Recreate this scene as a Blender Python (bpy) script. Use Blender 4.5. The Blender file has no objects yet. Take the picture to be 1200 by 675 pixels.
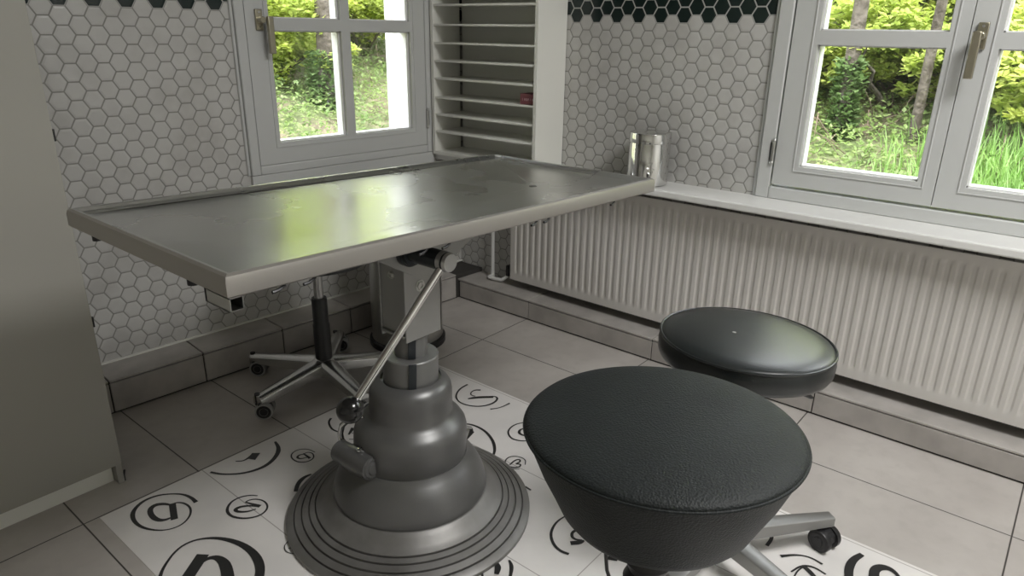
import bpy, bmesh, math, random
from mathutils import Vector, Matrix, noise
random.seed(7)
PI = math.pi
sc = bpy.context.scene

# ---------------------------------------------------------------- camera
cam_d = bpy.data.cameras.new('camera'); cam = bpy.data.objects.new('camera', cam_d)
sc.collection.objects.link(cam); sc.camera = cam
RX = (0.63984218, -0.76836348, 0.01481705)
DN = (-0.25693069, -0.23204621, -0.93815839)
FW = (0.72428489, 0.59646636, -0.34588912)
m = Matrix(((RX[0], -DN[0], -FW[0], 0), (RX[1], -DN[1], -FW[1], 0), (RX[2], -DN[2], -FW[2], 1.2), (0, 0, 0, 1)))
cam.matrix_world = m
cam_d.sensor_width = 36; cam_d.lens = 36 * 818.64 / 1200; cam_d.clip_start = .02

# ---------------------------------------------------------------- light, exposure
sc.view_settings.view_transform = 'Standard'
sc.view_settings.look = 'None'
sc.view_settings.exposure = 2.38
sc.view_settings.gamma = 1
sc.view_settings.use_curve_mapping = False
SKY = 2.1
FILL_LAMP = 11.5
w = bpy.data.worlds.new('world'); sc.world = w; w.use_nodes = True
nt = w.node_tree; nt.nodes.clear()
tc = nt.nodes.new('ShaderNodeTexCoord'); sx = nt.nodes.new('ShaderNodeSeparateXYZ')
cr = nt.nodes.new('ShaderNodeValToRGB'); bg = nt.nodes.new('ShaderNodeBackground'); wo = nt.nodes.new('ShaderNodeOutputWorld')
nt.links.new(tc.outputs['Generated'], sx.inputs[0]); nt.links.new(sx.outputs['Z'], cr.inputs[0])
cr.color_ramp.elements[0].position = 0.0; cr.color_ramp.elements[0].color = (.75, .78, .82, 1)
cr.color_ramp.elements[1].position = .8; cr.color_ramp.elements[1].color = (.92, .96, 1.0, 1)
nt.links.new(cr.outputs[0], bg.inputs[0]); bg.inputs[1].default_value = SKY
nt.links.new(bg.outputs[0], wo.inputs[0])
try:
    sc.cycles.use_denoising = True
    sc.cycles.max_bounces = 8; sc.cycles.diffuse_bounces = 5; sc.cycles.glossy_bounces = 4
    sc.cycles.transmission_bounces = 6; sc.cycles.transparent_max_bounces = 12
    sc.cycles.caustics_refractive = False; sc.cycles.caustics_reflective = False
    sc.cycles.sample_clamp_indirect = 6
except Exception:
    pass
# soft overcast sun, high behind the house
sl = bpy.data.lights.new('sun', 'SUN'); sl.energy = 1.6; sl.angle = .35; sl.color = (1, .97, .9)
so = bpy.data.objects.new('sun', sl); sc.collection.objects.link(so)
so.rotation_euler = Vector((.35, .25, -1)).to_track_quat('-Z', 'Y').to_euler()

# ---------------------------------------------------------------- helpers
class MB:
    """collects shapes, then links them as one mesh object"""
    def __init__(s): s.v = []; s.f = []; s.m = []
    def add(s, vs, fs, mi=0):
        n = len(s.v); s.v += [tuple(v) for v in vs]
        for f in fs: s.f.append([i + n for i in f]); s.m.append(mi)
    def box(s, a, b, mi=0, T=None):
        x0, y0, z0 = a; x1, y1, z1 = b
        vs = [(x0,y0,z0),(x1,y0,z0),(x1,y1,z0),(x0,y1,z0),(x0,y0,z1),(x1,y0,z1),(x1,y1,z1),(x0,y1,z1)]
        if T: vs = [T(*p) for p in vs]
        s.add(vs, [(3,2,1,0),(4,5,6,7),(0,1,5,4),(1,2,6,5),(2,3,7,6),(3,0,4,7)], mi)
    def prism(s, poly, d0, d1, T, mi=0):
        """poly of (p,q); T(p,q,d) -> world"""
        n = len(poly)
        vs = [T(p, q, d0) for p, q in poly] + [T(p, q, d1) for p, q in poly]
        fs = [tuple(range(n))[::-1], tuple(range(n, 2*n))] + [(i, (i+1) % n, n + (i+1) % n, n + i) for i in range(n)]
        s.add(vs, fs, mi)
    def lathe(s, prof, c=(0,0,0), n=48, M=None, mi=0, cap=True, lean=(0,0)):
        vs = []
        for r, z in prof:
            for k in range(n):
                a = 2*PI*k/n
                p = Vector((r*math.cos(a) + lean[0]*z, r*math.sin(a) + lean[1]*z, z))
                if M: p = M @ p
                vs.append((p.x + c[0], p.y + c[1], p.z + c[2]))
        fs = []
        for i in range(len(prof)-1):
            for k in range(n):
                fs.append((i*n+k, i*n+(k+1) % n, (i+1)*n+(k+1) % n, (i+1)*n+k))
        if cap:
            fs.append(tuple(range(n))[::-1]); L = (len(prof)-1)*n; fs.append(tuple(range(L, L+n)))
        s.add(vs, fs, mi)
    def tube(s, pts, r, n=14, mi=0, cap=True, flat=1.0):
        pts = [Vector(p) for p in pts]; N = len(pts)
        rs = r if isinstance(r, (list, tuple)) else [r]*N
        t0 = (pts[1]-pts[0]).normalized()
        up = Vector((0,0,1)) if abs(t0.z) < .9 else Vector((0,1,0))
        u = t0.cross(up).normalized(); vs = []
        for i, p in enumerate(pts):
            t = (pts[min(i+1, N-1)] - pts[max(i-1, 0)]).normalized()
            u = (u - t*u.dot(t)).normalized(); w_ = t.cross(u)
            for k in range(n):
                a = 2*PI*k/n; vs.append(p + rs[i]*(math.cos(a)*u + flat*math.sin(a)*w_))
        fs = [(i*n+k, i*n+(k+1) % n, (i+1)*n+(k+1) % n, (i+1)*n+k) for i in range(N-1) for k in range(n)]
        if cap: fs += [tuple(range(n))[::-1], tuple(range((N-1)*n, N*n))]
        s.add(vs, fs, mi)
    def ball(s, c, r, n=24, sz=1.0, mi=0):
        prof = [(max(r*math.sin(PI*i/14), 1e-4), -r*sz*math.cos(PI*i/14)) for i in range(15)]
        s.lathe(prof, c, n, mi=mi)
    def build(s, name, mats, parent=None, bevel=0, smooth=35, recalc=True, seg=2, loc=None):
        me = bpy.data.meshes.new(name)
        if loc: s.v = [(x-loc[0], y-loc[1], z-loc[2]) for x, y, z in s.v]
        me.from_pydata(s.v, [], s.f); me.update()
        if not isinstance(mats, (list, tuple)): mats = [mats]
        for mt in mats: me.materials.append(mt)
        me.polygons.foreach_set('material_index', s.m)
        if recalc:
            bm = bmesh.new(); bm.from_mesh(me); bmesh.ops.recalc_face_normals(bm, faces=bm.faces); bm.to_mesh(me); bm.free()
        if smooth:
            me.polygons.foreach_set('use_smooth', [True]*len(me.polygons))
            me.set_sharp_from_angle(angle=math.radians(smooth))
        o = bpy.data.objects.new(name, me); sc.collection.objects.link(o)
        if loc: o.location = loc
        if parent:
            o.parent = parent
            if any(abs(q) > 0 for q in parent.location) and parent.get('_world', 1):
                o.matrix_parent_inverse = Matrix.Translation(parent_world(parent)).inverted()
        if bevel:
            b = o.modifiers.new('bevel', 'BEVEL'); b.width = bevel; b.segments = seg; b.limit_method = 'ANGLE'; b.angle_limit = math.radians(40)
            b.harden_normals = False
        return o
def parent_world(p):
    v = Vector((0, 0, 0)); q = p
    while q: v += q.location; q = q.parent
    return v
def thing(name, loc, label, cat, group=None):
    o = bpy.data.objects.new(name, None); sc.collection.objects.link(o); o.location = loc; o.empty_display_size = .05
    o['label'] = label; o['category'] = cat
    if group: o['group'] = group
    return o
def tag(o, label=None, cat=None, group=None, kind=None):
    if label: o['label'] = label
    if cat: o['category'] = cat
    if group: o['group'] = group
    if kind: o['kind'] = kind
    return o

# ---------------------------------------------------------------- materials
def mat(name, col, rough=.5, metal=0, bump=None, noise_col=None, spec=None, trans=0, coat=0):
    m = bpy.data.materials.new(name); m.use_nodes = True; nt = m.node_tree; b = nt.nodes['Principled BSDF']
    b.inputs['Base Color'].default_value = (*col, 1); b.inputs['Roughness'].default_value = rough; b.inputs['Metallic'].default_value = metal
    if spec is not None: b.inputs['Specular IOR Level'].default_value = spec
    if coat: b.inputs['Coat Weight'].default_value = coat
    tc = nt.nodes.new('ShaderNodeTexCoord')
    if noise_col:                      # (scale, second colour, low, high)
        n = nt.nodes.new('ShaderNodeTexNoise'); n.inputs['Scale'].default_value = noise_col[0]; n.inputs['Detail'].default_value = 6
        r = nt.nodes.new('ShaderNodeMapRange'); r.inputs[1].default_value = noise_col[2]; r.inputs[2].default_value = noise_col[3]
        x = nt.nodes.new('ShaderNodeMix'); x.data_type = 'RGBA'
        nt.links.new(tc.outputs['Object'], n.inputs['Vector']); nt.links.new(n.outputs['Fac'], r.inputs[0]); nt.links.new(r.outputs[0], x.inputs['Factor'])
        x.inputs['A'].default_value = (*col, 1); x.inputs['B'].default_value = (*noise_col[1], 1); nt.links.new(x.outputs['Result'], b.inputs['Base Color'])
    if bump:                           # (scale, strength, distance)
        n2 = nt.nodes.new('ShaderNodeTexNoise'); n2.inputs['Scale'].default_value = bump[0]; n2.inputs['Detail'].default_value = 4
        bp = nt.nodes.new('ShaderNodeBump'); bp.inputs['Strength'].default_value = bump[1]; bp.inputs['Distance'].default_value = bump[2]
        nt.links.new(tc.outputs['Object'], n2.inputs['Vector']); nt.links.new(n2.outputs['Fac'], bp.inputs['Height']); nt.links.new(bp.outputs[0], b.inputs['Normal'])
    return m
class NT:
    """tiny maths-node writer"""
    def __init__(s, nt): s.nt = nt
    def m(s, op, a, b=0.0, c=0.0):
        n = s.nt.nodes.new('ShaderNodeMath'); n.operation = op
        for i, q in enumerate((a, b, c)):
            if isinstance(q, (int, float)): n.inputs[i].default_value = q
            else: s.nt.links.new(q, n.inputs[i])
        return n.outputs[0]
    def mix(s, f, a, b):
        n = s.nt.nodes.new('ShaderNodeMix'); n.data_type = 'RGBA'
        for k, q in (('Factor', f), ('A', a), ('B', b)):
            if isinstance(q, tuple): n.inputs[k].default_value = (*q, 1)
            elif isinstance(q, (int, float)): n.inputs[k].default_value = q
            else: s.nt.links.new(q, n.inputs[k])
        return n.outputs['Result']
    def rng(s, v, a, b, c=0., d=1.):
        n = s.nt.nodes.new('ShaderNodeMapRange'); s.nt.links.new(v, n.inputs[0])
        for i, q in enumerate((a, b, c, d)): n.inputs[i+1].default_value = q
        return n.outputs[0]
    def noise(s, vec, scale, detail=4):
        n = s.nt.nodes.new('ShaderNodeTexNoise'); n.inputs['Scale'].default_value = scale; n.inputs['Detail'].default_value = detail
        s.nt.links.new(vec, n.inputs['Vector']); return n.outputs['Fac']

AL = .0658; CA, SA = math.cos(AL), math.sin(AL)
A0 = (1.032 + SA*.145, 2.252 + CA*.145)          # a point of the tiled face of the window wall
def TA(s, n, z): t = s - 1.042; return (A0[0] + t*CA + n*SA, A0[1] - t*SA + n*CA, z)
def TB(s, n, z): return (2.4 + n, s, z)

def hex_mat(name, du, dv, su, zoff, uoff, h):
    """glazed hexagon mosaic; u = du*x + dv*y along the wall, v = z; the top band is dark green"""
    m = bpy.data.materials.new(name); m.use_nodes = True; nt = m.node_tree; b = nt.nodes['Principled BSDF']; N = NT(nt)
    g = nt.nodes.new('ShaderNodeNewGeometry'); sp = nt.nodes.new('ShaderNodeSeparateXYZ'); nt.links.new(g.outputs['Position'], sp.inputs[0])
    u = N.m('ADD', N.m('ADD', N.m('MULTIPLY', sp.outputs[0], du), N.m('MULTIPLY', sp.outputs[1], dv)), uoff)
    v = N.m('ADD', sp.outputs[2], zoff)
    W = h*math.sqrt(3)
    def cell(ou, ov):
        a = N.m('SUBTRACT', N.m('FLOORED_MODULO', N.m('ADD', u, ou), W), W/2)
        c = N.m('SUBTRACT', N.m('FLOORED_MODULO', N.m('ADD', v, ov), h), h/2)
        return a, c
    a1, c1 = cell(0, 0); a2, c2 = cell(W/2, h/2)
    d1 = N.m('ADD', N.m('MULTIPLY', a1, a1), N.m('MULTIPLY', c1, c1)); d2 = N.m('ADD', N.m('MULTIPLY', a2, a2), N.m('MULTIPLY', c2, c2))
    pick = N.m('LESS_THAN', d1, d2)
    def sel(p, q): return N.m('ADD', N.m('MULTIPLY', pick, p), N.m('MULTIPLY', N.m('SUBTRACT', 1.0, pick), q))
    a = sel(a1, a2); c = sel(c1, c2)
    aa = N.m('ABSOLUTE', a); ac = N.m('ABSOLUTE', c)
    hd = N.m('MAXIMUM', ac, N.m('ADD', N.m('MULTIPLY', aa, math.sqrt(3)/2), N.m('MULTIPLY', ac, .5)))
    idu = N.m('SUBTRACT', u, a); idv = N.m('SUBTRACT', v, c)
    cb = nt.nodes.new('ShaderNodeCombineXYZ'); nt.links.new(idu, cb.inputs[0]); nt.links.new(idv, cb.inputs[1])
    sn = nt.nodes.new('ShaderNodeVectorMath'); sn.operation = 'SNAP'; nt.links.new(cb.outputs[0], sn.inputs[0]); sn.inputs[1].default_value = (.01, .01, .01)
    wn = nt.nodes.new('ShaderNodeTexWhiteNoise'); nt.links.new(sn.outputs[0], wn.inputs['Vector'])
    tile = N.rng(hd, h/2-.0026, h/2-.0016, 1, 0)
    big = N.noise(g.outputs['Position'], 9, 3)
    white = N.mix(N.m('MULTIPLY', wn.outputs['Value'], .5), (.56, .555, .535), (.49, .485, .465))
    white = N.mix(N.rng(big, .45, .8), white, (.45, .44, .42))
    dark = N.m('GREATER_THAN', idv, .012)
    tc = N.mix(dark, white, (.012, .022, .020))
    gro = N.mix(dark, (.26, .255, .235), (.42, .42, .40))
    nt.links.new(N.mix(tile, gro, tc), b.inputs['Base Color'])
    nt.links.new(N.rng(tile, 0, 1, .8, .16), b.inputs['Roughness'])
    hgt = N.rng(hd, h/2-.008, h/2-.0015, 1, 0)
    wob = N.noise(g.outputs['Position'], 26, 2)
    bp = nt.nodes.new('ShaderNodeBump'); bp.inputs['Strength'].default_value = .45; bp.inputs['Distance'].default_value = .0022
    nt.links.new(N.m('ADD', hgt, N.m('MULTIPLY', wob, .55)), bp.inputs['Height']); nt.links.new(bp.outputs[0], b.inputs['Normal'])
    return m
def floor_mat():
    m = bpy.data.materials.new('stone_floor_tiles'); m.use_nodes = True; nt = m.node_tree; b = nt.nodes['Principled BSDF']; N = NT(nt)
    g = nt.nodes.new('ShaderNodeNewGeometry'); sp = nt.nodes.new('ShaderNodeSeparateXYZ'); nt.links.new(g.outputs['Position'], sp.inputs[0])
    def line(c, off, per):
        t = N.m('FLOORED_MODULO', N.m('ADD', N.m('SUBTRACT', c, off), per/2), per)
        return N.m('ABSOLUTE', N.m('SUBTRACT', t, per/2)), N.m('FLOOR', N.m('DIVIDE', N.m('SUBTRACT', c, off), per))
    lx, ix = line(sp.outputs[0], .741, .304); ly, iy = line(sp.outputs[1], 1.766, .61)
    d = N.m('MINIMUM', lx, ly)
    j = N.rng(d, .0012, .0024, 1, 0)
    cb = nt.nodes.new('ShaderNodeCombineXYZ'); nt.links.new(ix, cb.inputs[0]); nt.links.new(iy, cb.inputs[1])
    wn = nt.nodes.new('ShaderNodeTexWhiteNoise'); nt.links.new(cb.outputs[0], wn.inputs['Vector'])
    n1 = N.noise(g.outputs['Position'], 5, 8); n2 = N.noise(g.outputs['Position'], 22, 6)
    c = N.mix(N.rng(n1, .35, .7), (.43, .40, .375), (.52, .49, .46))
    c = N.mix(N.m('MULTIPLY', N.rng(n2, .5, .8), .35), c, (.35, .325, .305))
    c = N.mix(N.m('MULTIPLY', wn.outputs['Value'], .25), c, (.41, .385, .365))
    nt.links.new(N.mix(j, c, (.055, .05, .045)), b.inputs['Base Color'])
    nt.links.new(N.rng(n2, .3, .7, .38, .5), b.inputs['Roughness'])
    bp = nt.nodes.new('ShaderNodeBump'); bp.inputs['Strength'].default_value = .5; bp.inputs['Distance'].default_value = .002
    nt.links.new(N.m('SUBTRACT', N.m('MULTIPLY', n2, .15), j), bp.inputs['Height']); nt.links.new(bp.outputs[0], b.inputs['Normal'])
    return m
def panel_mat():
    m = bpy.data.materials.new('white_printed_tile'); m.use_nodes = True; nt = m.node_tree; b = nt.nodes['Principled BSDF']; N = NT(nt)
    g = nt.nodes.new('ShaderNodeNewGeometry'); sp = nt.nodes.new('ShaderNodeSeparateXYZ'); nt.links.new(g.outputs['Position'], sp.inputs[0])
    t = N.m('FLOORED_MODULO', N.m('ADD', N.m('SUBTRACT', sp.outputs[0], .750), .152), .304)
    lx = N.m('ABSOLUTE', N.m('SUBTRACT', t, .152))
    t2 = N.m('FLOORED_MODULO', N.m('ADD', N.m('SUBTRACT', sp.outputs[1], .703), .5315), 1.063)
    d = N.m('MINIMUM', lx, N.m('ABSOLUTE', N.m('SUBTRACT', t2, .5315)))
    j = N.rng(d, .0008, .0018, 1, 0)
    n1 = N.noise(g.outputs['Position'], 6, 5)
    c = N.mix(N.rng(n1, .35, .7), (.80, .775, .75), (.72, .70, .68))
    nt.links.new(N.mix(j, c, (.40, .37, .35)), b.inputs['Base Color']); b.inputs['Roughness'].default_value = .3
    return m
def steel_mat(name, col=(.55, .55, .53), r0=.2, r1=.42, scale=3, aniso=True, stain=None):
    m = bpy.data.materials.new(name); m.use_nodes = True; nt = m.node_tree; b = nt.nodes['Principled BSDF']; N = NT(nt)
    tc = nt.nodes.new('ShaderNodeTexCoord'); mp = nt.nodes.new('ShaderNodeMapping'); nt.links.new(tc.outputs['Object'], mp.inputs[0])
    mp.inputs['Scale'].default_value = (1.5, 14, 1) if aniso else (1, 1, 1)
    n1 = N.noise(tc.outputs['Object'], scale, 7); n2 = N.noise(mp.outputs[0], 8, 4)
    nt.links.new(N.rng(n1, .25, .8, r0, r1), b.inputs['Roughness'])
    c = N.mix(N.rng(n1, .3, .8), col, tuple(q*.9 for q in col))
    nt.links.new(c, b.inputs['Base Color']); b.inputs['Metallic'].default_value = 1
    bp = nt.nodes.new('ShaderNodeBump'); bp.inputs['Strength'].default_value = .025; bp.inputs['Distance'].default_value = .001
    nt.links.new(n2, bp.inputs['Height']); nt.links.new(bp.outputs[0], b.inputs['Normal'])
    return m
def leather_mat(name, col, rough, bscale, bstr):
    m = bpy.data.materials.new(name); m.use_nodes = True; nt = m.node_tree; b = nt.nodes['Principled BSDF']; N = NT(nt)
    tc = nt.nodes.new('ShaderNodeTexCoord'); vo = nt.nodes.new('ShaderNodeTexVoronoi'); vo.inputs['Scale'].default_value = bscale
    nt.links.new(tc.outputs['Object'], vo.inputs['Vector']); n = N.noise(tc.outputs['Object'], 14, 5)
    bp = nt.nodes.new('ShaderNodeBump'); bp.inputs['Strength'].default_value = bstr; bp.inputs['Distance'].default_value = .001
    nt.links.new(vo.outputs['Distance'], bp.inputs['Height']); nt.links.new(bp.outputs[0], b.inputs['Normal'])
    nt.links.new(N.mix(N.rng(n, .3, .7), col, tuple(q*.75 for q in col)), b.inputs['Base Color'])
    nt.links.new(N.rng(n, .3, .7, rough-.01, rough+.02), b.inputs['Roughness'])
    return m
def leaf_mat(name, c1, c2, c3, scale):
    m = bpy.data.materials.new(name); m.use_nodes = True; nt = m.node_tree; b = nt.nodes['Principled BSDF']; N = NT(nt)
    g = nt.nodes.new('ShaderNodeNewGeometry')
    wn = nt.nodes.new('ShaderNodeTexWhiteNoise'); sn = nt.nodes.new('ShaderNodeVectorMath'); sn.operation = 'SNAP'
    nt.links.new(g.outputs['Position'], sn.inputs[0]); sn.inputs[1].default_value = (.05, .05, .05); nt.links.new(sn.outputs[0], wn.inputs['Vector'])
    n = N.noise(g.outputs['Position'], scale, 4)
    c = N.mix(N.rng(n, .38, .62), c1, c2); c = N.mix(N.m('MULTIPLY', wn.outputs['Value'], .6), c, c3)
    nt.links.new(c, b.inputs['Base Color']); b.inputs['Roughness'].default_value = .5
    tr = nt.nodes.new('ShaderNodeBsdfTranslucent'); nt.links.new(c, tr.inputs[0]); mx = nt.nodes.new('ShaderNodeMixShader'); mx.inputs[0].default_value = .5
    nt.links.new(b.outputs[0], mx.inputs[1]); nt.links.new(tr.outputs[0], mx.inputs[2]); nt.links.new(mx.outputs[0], nt.nodes['Material Output'].inputs['Surface'])
    return m

M_hexA = hex_mat('hex_mosaic_window_wall', CA, -SA, 0, -1.2485, .018, .0535)
M_hexB = hex_mat('hex_mosaic_radiator_wall', 0, 1, 0, -1.2325, .012, .0525)
M_plaster = mat('white_plaster', (.80, .80, .80), .7, bump=(60, .2, .002))
M_room = mat('room_paint', (.74, .73, .70), .8)
M_floor = floor_mat(); M_panel = panel_mat()
M_ink = mat('black_print', (.018, .018, .018), .45)
M_stone = mat('stone_ledge_tile', (.45, .425, .40), .42, noise_col=(11, (.34, .32, .30), .35, .7), bump=(40, .1, .002))
M_grout = mat('dark_grout', (.045, .042, .038), .9)
M_frame = mat('grey_white_window_paint', (.56, .57, .56), .38, bump=(30, .06, .002))
M_white = mat('white_lacquer', (.74, .74, .72), .35)
M_bead = mat('white_glazing_bead', (.82, .82, .82), .4)
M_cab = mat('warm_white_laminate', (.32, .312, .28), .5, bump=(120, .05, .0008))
M_shelf = mat('shelf_laminate', (.78, .78, .73), .5)
M_rad = mat('radiator_enamel', (.60, .58, .55), .38)
M_top = steel_mat('scratched_stainless', (.76, .76, .74), .19, .38, 3)
M_rim = mat('shaded_rim_steel', (.42, .40, .375), .38, metal=.85)  # tabletop steel with a darker colour painted in to dim the lit rim
M_steel = steel_mat('brushed_steel', (.55, .55, .53), .25, .4, 6)
M_cast = mat('grey_enamelled_cast_iron', (.14, .14, .139), .37, metal=.5, bump=(28, .12, .003), noise_col=(9, (.13, .13, .125), .4, .7))
M_leg = mat('dull_aluminium_leg', (.32, .32, .31), .42, metal=.8, bump=(40, .1, .001))
M_castlight = mat('worn_base_metal', (.24, .235, .228), .46, metal=.6, bump=(20, .2, .003), noise_col=(7, (.17, .165, .155), .4, .65))
M_col = mat('grey_column_paint', (.17, .17, .165), .4, metal=.3)
M_head = mat('grey_head_paint', (.30, .30, .29), .38, metal=.5, bump=(18, .1, .003))
M_chrome = mat('chrome', (.72, .72, .71), .12, metal=1, bump=(12, .08, .002))
M_alu = mat('polished_aluminium', (.62, .62, .61), .24, metal=1, bump=(30, .08, .002))
M_satin = mat('satin_aluminium', (.50, .50, .49), .38, metal=.9)
M_black = mat('black_plastic', (.012, .012, .013), .38)
M_blackgloss = mat('glossy_black_bakelite', (.008, .008, .008), .12)
M_tube = mat('blued_black_steel', (.025, .03, .034), .3, metal=.3)
M_tyre = mat('grey_caster_tread', (.30, .30, .29), .6)
M_leather = leather_mat('black_smooth_leather', (.014, .017, .017), .29, 500, .12)
M_grain = leather_mat('black_grained_leather', (.010, .013, .013), .55, 320, .6)
M_grain.node_tree.nodes['Principled BSDF'].inputs['Specular IOR Level'].default_value = .28
M_brass = mat('champagne_handle', (.42, .39, .30), .3, metal=.9)
M_glass = bpy.data.materials.new('window_glass'); M_glass.use_nodes = True
_n = M_glass.node_tree; _n.nodes.clear()
_t = _n.nodes.new('ShaderNodeBsdfTransparent'); _g = _n.nodes.new('ShaderNodeBsdfGlossy'); _g.inputs['Roughness'].default_value = .02
_f = _n.nodes.new('ShaderNodeFresnel'); _f.inputs[0].default_value = 1.45; _x = _n.nodes.new('ShaderNodeMixShader'); _o = _n.nodes.new('ShaderNodeOutputMaterial')
_n.links.new(_f.outputs[0], _x.inputs[0]); _n.links.new(_t.outputs[0], _x.inputs[1]); _n.links.new(_g.outputs[0], _x.inputs[2]); _n.links.new(_x.outputs[0], _o.inputs[0])
M_soil = mat('leaf_litter_soil', (.17, .14, .10), .9, noise_col=(3, (.11, .14, .055), .4, .6), bump=(8, .6, .05))
M_bark = mat('bark', (.10, .085, .07), .9, noise_col=(14, (.05, .04, .03), .4, .6), bump=(20, .8, .03))
M_twig = mat('dry_twig', (.15, .11, .085), .9)
M_leafc = leaf_mat('ground_ivy_leaf', (.07, .14, .035), (.17, .26, .07), (.36, .41, .19), 1.3)
M_leafd = leaf_mat('dark_ivy_leaf', (.09, .16, .05), (.13, .21, .07), (.18, .25, .11), 2)
M_leafy = leaf_mat('spring_leaf', (.36, .47, .09), (.52, .58, .12), (.58, .60, .26), 1.1)
M_grass = leaf_mat('grass_blade', (.14, .28, .06), (.22, .38, .09), (.28, .41, .15), 3)

# ================================================================ the room
b = MB(); b.box((-1.8, -2.2, -.12), (2.75, 2.80, 0)); tag(b.build('floor', M_floor, smooth=0), kind='structure')
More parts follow.
